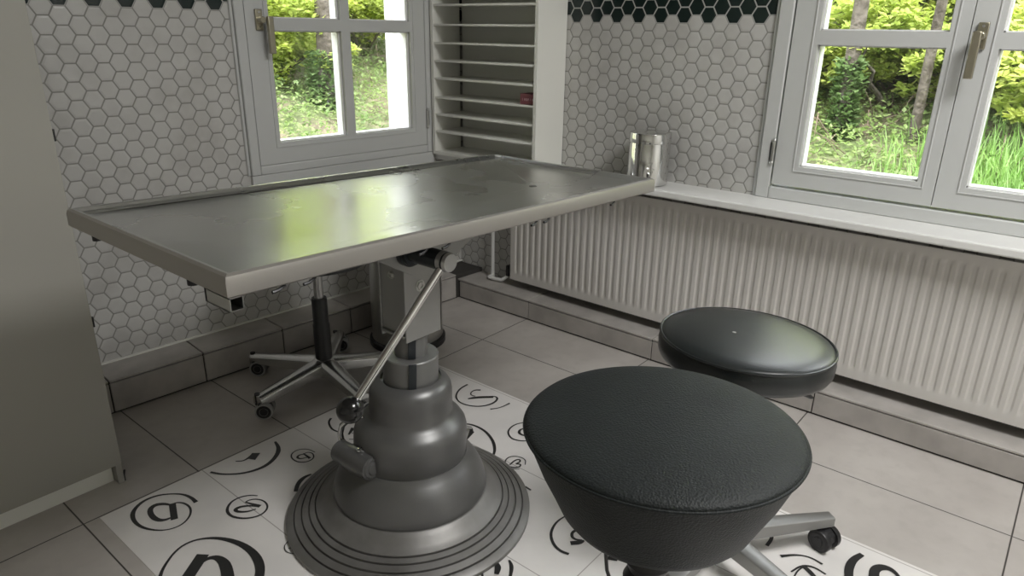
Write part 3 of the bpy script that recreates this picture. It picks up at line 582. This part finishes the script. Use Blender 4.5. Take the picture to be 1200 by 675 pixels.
# stool by the radiator
sx_, sy_ = 1.372, .480
st = thing('swivel_stool', (sx_, sy_, 0), 'flat round black leather swivel stool with square metal legs beside the radiator', 'stool')
Mt = Matrix.Rotation(.014, 3, 'X') @ Matrix.Rotation(.035, 3, 'Y')
R = .181
b = MB(); P = [(.02, -.052), (R-.012, -.052), (R-.004, -.049), (R+.0005, -.040), (R+.0015, -.020), (R-.001, -.004), (R-.004, .000), (R-.012, .004), (R-.04, .0085), (R-.09, .011), (.02, .0125), (.001, .0122)]
b.lathe(P, (sx_, sy_, .592), 96, Mt); seat = b.build('seat', M_leather, st, smooth=50)
b = MB(); pts = [Vector((sx_, sy_, .592)) + Mt @ Vector(((R-.0015)*math.cos(2*PI*k/96), (R-.0015)*math.sin(2*PI*k/96), -.0005)) for k in range(97)]
b.tube(pts, .0028, 8, cap=False); b.build('piping', M_leather, seat)
b = MB(); b.lathe([(.004, .0), (.004, .0015), (.002, .002)], (sx_-.02, sy_+.02, .6048), 10); b.build('seat_mark', M_tyre, seat)
b = MB(); b.box((sx_-.08, sy_-.08, .526), (sx_+.08, sy_+.08, .541)); b.build('seat_plate', M_black, st, bevel=.003)
b = MB(); b.lathe([(.014, .28), (.014, .53)], (sx_, sy_, 0), 24); b.build('gas_lift', M_chrome, st)
b = MB(); b.lathe([(.025, .08), (.025, .30), (.014, .302)], (sx_, sy_, 0), 32); b.build('lift_cover', M_black, st)
b = MB(); b.lathe([(.03, .055), (.040, .058), (.042, .092), (.034, .102), (.026, .104)], (sx_, sy_, 0), 40); b.build('hub', M_satin, st)
b = MB(); q0 = Vector((1.345, .455, .530)); q1 = Vector((1.395, .395, .500)); q2 = Vector((1.440, .350, .470))
b.tube([q0, q1, q1.lerp(q2, .4)], .0035, 10); lvv = b.build('height_lever', M_brass, st)
b = MB(); b.tube([q1, q1.lerp(q2, .3), q2, q2 + (q2-q1)*.1], [.005, .008, .007, .004], 14, flat=.7); b.build('lever_grip', M_black, lvv)
a0 = math.atan2(.292-sy_, 1.612-sx_)
for k in range(5):
    a = a0 + 2*PI*k/5
    arm(st, sx_, sy_, a, .03, .305, .046, .030, .036, M_leg, .102, .088, sq=True)
    caster(st, sx_ + .285*math.cos(a), sy_ + .285*math.sin(a), [1.25, 3.9, 5.0, .4, 2.2][k])

# front saddle stool
sx_, sy_ = .823, .391
st = thing('saddle_stool', (sx_, sy_, 0), 'large domed black grained leather stool with tapering padded sides, nearest the camera', 'stool')
Mt = Matrix.Rotation(-.020, 3, 'X') @ Matrix.Rotation(.021, 3, 'Y'); R = .2
b = MB(); P = [(R, 0)] + [(R*math.sin(a) if a > .02 else .001, .0235*math.cos(a)**.8) for a in [1.52, 1.46, 1.38, 1.28, 1.15, 1.0, .85, .7, .55, .4, .25, .1, .0]]
b.lathe(P, (sx_, sy_, .662), 120, Mt); b.build('seat_cushion', M_grain, st, smooth=60)
b = MB(); P = [(.06, -.158), (.095, -.155), (.120, -.149), (.135, -.140), (.146, -.126), (.160, -.095), (.176, -.062), (.190, -.026), (.1955, -.010), (.1985, -.002)]
b.lathe(P, (sx_, sy_, .662), 120, Mt); sb = b.build('seat_side', M_grain, st, smooth=60)
b = MB(); pts = [Vector((sx_, sy_, .662)) + Mt @ Vector((R*math.cos(2*PI*k/120), R*math.sin(2*PI*k/120), -.001)) for k in range(121)]
b.tube(pts, .0026, 8, cap=False); b.build('seam', M_grain, sb)
b = MB(); P = []
for i in range(17): P.append((.030 if i % 2 else .038, .20 + i*.0188))
b.lathe(P, (sx_, sy_, 0), 40); b.build('bellows', M_black, st, smooth=30)
b = MB(); b.lathe([(.17, 0), (.175, .004), (.172, .012), (.10, .028), (.045, .045), (.028, .07), (.026, .22)], (sx_, sy_, 0), 64); b.build('foot_disc', M_black, st)
b = MB(); b.tube([(sx_-.03, sy_+.035, .50), (sx_-.045, sy_+.055, .46), (sx_-.04, sy_+.05, .40), (sx_-.028, sy_+.03, .33)], .003, 8); b.build('cable', M_black, st)

# ================================================================ furniture and fittings
cb = thing('tall_cabinet', (.2, 2.1, 0), 'tall plain off-white cabinet filling the left edge of the photo', 'cabinet')
b = MB(); ye = 1.888
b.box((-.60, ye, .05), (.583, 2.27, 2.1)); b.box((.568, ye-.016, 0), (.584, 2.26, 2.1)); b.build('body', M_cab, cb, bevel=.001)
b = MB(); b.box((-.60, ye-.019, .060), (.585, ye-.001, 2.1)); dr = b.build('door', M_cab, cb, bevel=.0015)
b = MB(); b.box((-.60, ye+.012, 0), (.566, ye+.03, .052)); b.build('plinth', M_shelf, cb)
b = MB(); b.box((.579, ye-.012, 0), (.588, ye+.02, .006)); b.tube([(.585, ye-.012, .004), (.592, ye+.008, .006), (.600, ye+.022, .012)], .003, 8); b.build('foot_glide', M_black, cb)
for z in (.955, .482, 1.6):
    b = MB(); b.box((.584, ye-.016, z-.013), (.5895, ye-.004, z+.013)); b.tube([(.5885, ye-.012, z-.014), (.5885, ye-.012, z+.014)], .0028, 10); b.build('hinge', M_black, cb)

su = thing('pigeonhole_shelf', (2.30, 2.02, .672), 'white pigeonhole shelf unit with thin shelves in the room corner by the window', 'shelf unit')
b = MB(); X0, X1, Y0, Y1 = 2.212, 2.397, 1.714, 2.296
b.box((X0, Y0, .673), (X1, Y0+.016, 2.1)); b.build('side_panel', M_shelf, su, bevel=.001)
b = MB(); b.box((X0, Y1-.016, .673), (X1-.02, Y1, 2.1)); b.build('side_panel', M_shelf, su, bevel=.001)
b = MB(); b.box((X1-.005, Y0+.016, .673), (X1, Y1-.016, 2.1)); b.build('back_panel', M_shelf, su)
b = MB(); b.box((X0, Y0+.016, .673), (X1-.006, Y1-.016, .688)); b.build('bottom_panel', M_shelf, su, bevel=.001)
zs = [.774, .847, .920, 1.0, 1.073, 1.145, 1.218, 1.295] + [1.295+.0735*k for k in range(1, 11)]
for z in zs:
    b = MB(); b.box((X0+.004, Y0+.0165, z-.004), (X1-.0055, Y1-.0165, z+.004)); b.build('shelf', M_shelf, su, bevel=.0008, seg=1)
M_red = mat('dark_red_card', (.16, .03, .045), .5)
M_pink = mat('pale_pink_print', (.62, .40, .44), .6)
rb = thing('cardboard_box', (2.26, 1.78, .9225), 'small dark red box with pale lettering lying on a shelf of the pigeonhole unit', 'box')
b = MB(); b.box((2.232, 1.7315, .9245), (2.30, 1.812, .9660)); bb = b.build('carton', M_red, rb, bevel=.001)
b = MB(); xx = 2.2312          # row of small pale letters: strokes only, too small in the photo to spell
def let(y, segs):
    for (a, c, d, e) in segs: b.box((xx, y-a-max(c, .0014), .9395+d-.0), (xx+.0008, y-a, .9395+d+max(e, .0014)))
yy = 1.800
for segs in ([(0, 0, 0, .009)], [(0, 0, 0, .009), (0, .005, .0045, 0), (.0045, 0, 0, .009)], [(0, 0, 0, .009), (0, .005, .0075, 0), (0, .005, 0, 0), (.0045, 0, 0, .009)], [(0, 0, 0, .009), (0, .004, .0075, 0), (0, .004, .004, 0)], [(0, 0, 0, .009)], [(0, 0, 0, .009), (0, .005, .0075, 0), (0, .005, .004, 0), (0, .005, 0, 0)]):
    let(yy, segs); yy -= .0098
b.build('lettering', M_pink, bb, smooth=0)

cn = thing('metal_canister', (2.314, 1.262, .672), 'shiny stainless steel lidded canister standing on the windowsill against the tiles', 'canister')
cx, cy = 2.314, 1.262
b = MB(); b.lathe([(.070, .673), (.075, .675), (.075, .820), (.0735, .823), (.0735, .826)], (cx, cy, 0), 64); b.build('can_body', M_chrome, cn)
b = MB(); b.lathe([(.0745, .8255), (.0765, .827), (.0765, .856), (.075, .860), (.068, .8615), (.02, .8625), (.001, .8625)], (cx, cy, 0), 64); b.build('lid', M_chrome, cn)
b = MB(); a = math.radians(217)
def emb(p, q): return (cx + .0755*math.cos(a + p/.07), cy + .0755*math.sin(a + p/.07), .745 + q)
for pts in ([(-.008, .012), (-.003, .018), (.004, .016), (.002, .008), (-.006, .0)], [(-.012, -.004), (-.004, -.008), (.004, -.004), (.012, -.010)], [(-.010, -.02), (-.002, -.026), (.006, -.02), (.004, -.012), (-.004, -.014)], [(0, .004), (.001, -.03)]):
    b.tube([emb(*p) for p in pts], .0011, 6)
b.build('embossed_motif', M_chrome, cn)

bn = thing('pedal_bin', (1.753, 1.995, 0), 'round grey metal bin with a black rubber foot ring, behind the table pedestal', 'bin')
cx, cy = 1.755, 1.995
b = MB(); b.lathe([(.142, .012), (.142, .60), (.138, .603)], (cx, cy, 0), 72); b.lathe([(.144, .035), (.1445, .038), (.144, .041)], (cx, cy, 0), 72, cap=False); b.build('bin_body', M_steel, bn)
b = MB(); b.lathe([(.146, 0), (.153, .003), (.153, .024), (.147, .03), (.142, .03)], (cx, cy, 0), 72); b.build('foot_ring', M_black, bn)
b = MB(); b.lathe([(.144, .600), (.145, .625), (.14, .632), (.08, .642), (.001, .645)], (cx, cy, 0), 72); b.build('lid', M_steel, bn)

# radiator
rd = thing('radiator', (2.34, .9, .13), 'long white ribbed panel radiator under the windowsill', 'radiator')
RY0, RY1, RZ0, RZ1, RXF = -.72, 1.924, .134, .617, 2.320
b = MB()
per = .0333; ys = []; y = RY1-.022
prof = []           # ribbed front sheet, raised flutes with pressed ends
nz = [RZ0, RZ0+.028, RZ0+.036, RZ0+.050, RZ1-.045, RZ1-.031, RZ1-.023, RZ1]
dep = [0, 0, .35, 1, 1, .35, 0, 0]
yl = [RY1]
while y - per > RY0 + .01:
    for d in (0, .005, .0105, .0205, .026): yl.append(y-d)
    ys.append(y); y -= per
yl.append(RY0)
def flute(yv):
    for y_ in ys:
        d = y_-yv
        if -1e-6 <= d < per:
            if d < .0049: return 0
            if d < .0104: return .0
            if d < .0204: return 1
            if d < .0259: return 1
    return 0
V = []
for yv in yl:
    fl = flute(yv+1e-5-1e-5)
    for zv, dz in zip(nz, dep): V.append((RXF + .0050*fl*dz, yv, zv))
K = len(nz); F = [(i*K+k, (i+1)*K+k, (i+1)*K+k+1, i*K+k+1) for i in range(len(yl)-1) for k in range(K-1)]
b.add(V, F); b.build('front_panel', M_rad, rd, smooth=25)
b = MB(); b.box((RXF+.012, RY0, RZ0+.004), (RXF+.060, RY1-.004, RZ1-.02)); b.box((RXF, RY1-.003, RZ0), (RXF+.065, RY1, RZ1)); b.build('rear_panel', M_rad, rd, bevel=.001)
b = MB(); b.box((RXF+.002, RY0, RZ0-.004), (RXF+.012, RY1-.003, RZ0-.0005)); b.build('lower_dark_strip', M_grout, rd)  # thin dark strip below the front panel's lower edge
b = MB(); b.tube([(2.352, 1.93, .155), (2.352, 1.955, .155)], .012, 16); b.box((2.335, 1.944, .135), (2.368, 1.962, .185)); vl = b.build('valve', M_black, rd, bevel=.002)
pp = thing('heating_pipe', (2.36, 2.03, .095), 'thin white heating pipe rising vertically left of the radiator', 'pipe')
b = MB(); b.tube([(2.362, 2.065, .128), (2.362, 2.065, .66)], .0085, 16); b.build('riser_pipe', M_white, pp)
b = MB(); b.tube([(2.33, 2.06, .108), (2.33, 2.02, .108), (2.334, 1.985, .110), (2.345, 1.962, .130), (2.352, 1.955, .155)], .0085, 16); b.build('elbow_pipe', M_white, pp)
b = MB(); b.tube([(2.362, 2.065, .097), (2.362, 2.065, .132)], .0095, 16); b.tube([(2.362, 2.065, .108), (2.33, 2.06, .108)], .0085, 14); b.build('collar', M_white, pp)

# ceiling fill lamp, added out of view to brighten the dim room
cl = thing('added_fill_lamp', (1.3, -.7, 2.6), 'flat square white ceiling lamp, unseen, added to brighten the room', 'lamp')
b = MB(); b.box((.85, -1.15, 2.56), (1.75, -.25, 2.598)); b.build('fill_lamp_body', M_white, cl, bevel=.004)
la = bpy.data.lights.new('fill_lamp_glow', 'AREA'); la.shape = 'SQUARE'; la.size = .86; la.energy = FILL_LAMP; la.color = (1, .99, .975)
lo = bpy.data.objects.new('fill_lamp_glow', la); sc.collection.objects.link(lo); lo.location = (1.3, -.7, 2.55)

# ================================================================ garden
def gz(x, y):
    d = max(x-2.75, y-2.75)
    z = .05 + .46*max(d-1.0, 0)
    return z + .12*(noise.noise(Vector((x*.8, y*.8, 0)))) * min(1, max(d-.6, 0)) + (.12*max(d-3.2, 0))
b = MB(); N = 70; V = []
gx = [-8 + 22*i/N for i in range(N+1)]
for i in range(N+1):
    for j in range(N+1): V.append((gx[i], gx[j], gz(gx[i], gx[j]) - .02))
F = []
for i in range(N):
    for j in range(N):
        if max(gx[i+1], gx[j+1]) > 2.9: F.append((i*(N+1)+j, (i+1)*(N+1)+j, (i+1)*(N+1)+j+1, i*(N+1)+j+1))
b.add(V, F)
b.build('ground', M_soil, smooth=60)['kind'] = 'structure'
def leaves(name, gen, mt, label, cat='leaves'):
    V = []; F = []; r = random.random
    for (x, y, z, s, flat) in gen:
        a = r()*2*PI; c, s_ = math.cos(a), math.sin(a)
        el = (r()-.3)*1.3*flat; ce, se = math.cos(el), math.sin(el); ro = (r()-.5)*1.6*flat
        d = Vector((c*ce, s_*ce, se)); sd = Vector((-s_, c, math.tan(ro)*.6)).normalized()
        p = Vector((x, y, z)); wd = s*.34; n = len(V)
        V += [p, p + d*s*.5 + sd*wd + Vector((0, 0, s*.06)), p + d*s, p + d*s*.5 - sd*wd + Vector((0, 0, s*.06))]
        F.append((n, n+1, n+2, n+3))
    me = bpy.data.meshes.new(name); me.from_pydata([tuple(v) for v in V], [], F); me.materials.append(mt)
    o = bpy.data.objects.new(name, me); sc.collection.objects.link(o); tag(o, label, cat, kind='stuff'); return o
U = random.uniform
def cover(n, box, s0, s1, lift, f=None):
    out = []
    while len(out) < n:
        x = U(*box[0]); y = U(*box[1])
        if f and not f(x, y): continue
        h = abs(random.gauss(0, lift)) + .25*lift*(1+noise.noise(Vector((x*2.2, y*2.2, 3))))*2
        out.append((x, y, gz(x, y) + h, U(s0, s1), 1))
    return out
bare = lambda x, y: noise.noise(Vector((x*1.5, y*1.5, 7))) > -.34
leaves('ground_ivy', cover(52000, ((3.9, 8.2), (-1.0, 4.2)), .026, .050, .05) + cover(46000, ((2.4, 7.2), (4.0, 8.4)), .026, .048, .05), M_leafc, 'low green ground cover on the bank outside both windows', 'plants')
def clump(cx, cy, cz, rx, rz, n, s0, s1):
    out = []
    subs = [(cx + random.gauss(0, rx*.5), cy + random.gauss(0, rx*.5), cz + random.gauss(0, rz*.45), U(.12, .3)*max(rx, .5)) for _ in range(max(6, n//90))]
    for _ in range(n):
        q = random.choice(subs); v = Vector((random.gauss(0, 1), random.gauss(0, 1), random.gauss(0, 1))).normalized()*q[3]*(.6+.4*random.random())
        out.append((q[0]+v.x, q[1]+v.y, q[2]+v.z*.6, U(s0, s1), 1))
    return out
def shrub(name, cx, cy, h, rx, rz, n, s0, s1, mt, label, cat='shrub', stems=5, cz=None):
    g = gz(cx, cy); t = thing(name, (cx, cy, g), label, cat)
    b = MB()
    for k in range(stems):
        a = U(0, 2*PI); q = Vector((cx, cy, g-.05)); pts = [q]
        for i in range(1, 6): pts.append(Vector((cx + math.cos(a)*rx*.22*i + U(-.05, .05), cy + math.sin(a)*rx*.22*i + U(-.05, .05), g + (cz or h)*i/5.2)))
        b.tube(pts, [.022, .018, .014, .011, .008, .005], 7)
    b.build('stem', M_bark, t)
    L_ = leaves('foliage', clump(cx, cy, g + (cz or h*.6), rx, rz, n, s0, s1), mt, None, None)
    L_.parent = t; L_.matrix_parent_inverse = Matrix.Translation(t.location).inverted()
    del L_['kind']
    return t
def trunk(name, pts, r, label, ivy=0, ivyh=1.6):
    t = thing(name, pts[0], label, 'tree'); b = MB(); P = []
    for p in pts: P.append(Vector(p))
    b.tube(P, [r*(1-.4*i/(len(P)-1)) for i in range(len(P))], 14); 
    b.build('trunk', M_bark, t)
    for k in range(5):
        b = MB(); i = U(.25, .8); q = P[0].lerp(P[-1], i); d = Vector((U(-1, 1), U(-1, 1), U(.1, .6))).normalized()
        b.tube([q, q+d*.35+Vector((0, 0, .05)), q+d*.8], [.03, .018, .007], 7)
        b.build('branch', M_bark, t)
    if ivy:
        out = []
        for _ in range(ivy):
            f = random.random(); q = P[0].lerp(P[-1], f*ivyh/max((P[-1]-P[0]).length, .1)); a = U(0, 2*PI); rr = r*U(1.0, 1.9)*(1.15-.3*f)
            out.append((q.x+rr*math.cos(a), q.y+rr*math.sin(a), q.z, U(.03, .055), 1))
        l_ = leaves('ivy', out, M_leafd, None, None); l_.parent = t; l_.matrix_parent_inverse = Matrix.Translation(t.location).inverted(); del l_['kind']
    return t
# view through the left window
g1 = gz(3.6, 4.95)
trunk('tree', [(3.58, 4.95, g1-.3), (3.61, 4.95, g1+.8), (3.58, 5.0, g1+2.2), (3.62, 5.05, g1+4.0)], .075, 'ivy-clad tree trunk seen through the left window', 2400, .7)
shrub('bush', 3.42, 5.45, 1.3, .52, .34, 12000, .035, .07, M_leafy, 'yellow-green spring bush in the left panes of the left window', cz=.42)
shrub('bush', 4.62, 5.75, 1.3, .5, .34, 11000, .035, .07, M_leafy, 'yellow-green bush right of the ivy-clad trunk, left window', cz=.42)
shrub('bush', 4.1, 6.9, 2.2, 1.6, 1.0, 32000, .05, .09, M_leafy, 'tall bright green bush filling the top of the left window', cz=1.15)
# view through the right window
g2 = gz(4.95, 1.32)
trunk('tree', [(4.95, 1.31, g2-.35), (4.95, 1.32, g2+.8), (4.97, 1.34, g2+2.2), (5.0, 1.36, g2+4.0)], .05, 'ivy-clad tree trunk in the left pane of the right window', 2200, .8)
trunk('tree', [(5.0, .90, gz(5.0, .9)-.2), (5.0, .89, g2+1.0), (5.03, .87, g2+2.4), (5.06, .86, g2+4.2)], .032, 'slim bare tree trunk behind the middle of the right window')
shrub('bush', 5.35, 1.85, 1.4, .44, .32, 9500, .035, .07, M_leafy, 'yellow-green bush left of the ivy-clad trunk, right window', cz=.34)
shrub('bush', 5.35, 1.15, 1.4, .40, .28, 8000, .035, .07, M_leafy, 'loose yellow-green bush between the two trunks, right window', cz=.40)
shrub('bush', 5.25, .28, 1.4, .44, .32, 9500, .035, .07, M_leafy, 'yellow-green bush behind the right-hand sash, right window', cz=.34)
shrub('bush', 6.7, .9, 2.2, 1.6, .5, 24000, .05, .09, M_leafy, 'tall bright green bush filling the top of the right window', cz=.32)
b = MB()
for (x0_, x1_, y0_, y1_, n_) in ((4.6, 6.8, -.6, 2.6, 260), (3.2, 6.2, 5.2, 7.4, 130)):
    for _ in range(n_):
        x, y = U(x0_, x1_), U(y0_, y1_); z = gz(x, y); a = U(0, 2*PI); l = U(.12, .4)
        b.tube([(x, y, z), (x+math.cos(a)*l*.5, y+math.sin(a)*l*.5, z+U(.03, .2)), (x+math.cos(a)*l, y+math.sin(a)*l, z+U(.0, .25))], [.0035, .003, .0015], 5)
tag(b.build('twigs', M_twig, smooth=60), 'dry brown twigs and stems tangled over the bank', 'twigs', kind='stuff')
V = []; F = []
for _ in range(2600):
    x, y = random.gauss(4.15, .35), random.gauss(.30, .28); z = gz(x, y); a = U(0, 2*PI); h = U(.12, .34); l = U(.03, .18); wd = .004
    d = Vector((math.cos(a), math.sin(a), 0)); s_ = Vector((-d.y, d.x, 0)); p = Vector((x, y, z)); n = len(V)
    V += [p-s_*wd, p+s_*wd, p+d*l*.3+Vector((0, 0, h*.65))+s_*wd*.8, p+d*l*.3+Vector((0, 0, h*.65))-s_*wd*.8, p+d*l+Vector((0, 0, h))]
    F += [(n, n+1, n+2, n+3), (n+3, n+2, n+4)]
me = bpy.data.meshes.new('grass'); me.from_pydata([tuple(v) for v in V], [], F); me.materials.append(M_grass)
o = bpy.data.objects.new('grass', me); sc.collection.objects.link(o); tag(o, 'fresh green grass tuft below the right window', 'grass', kind='stuff')
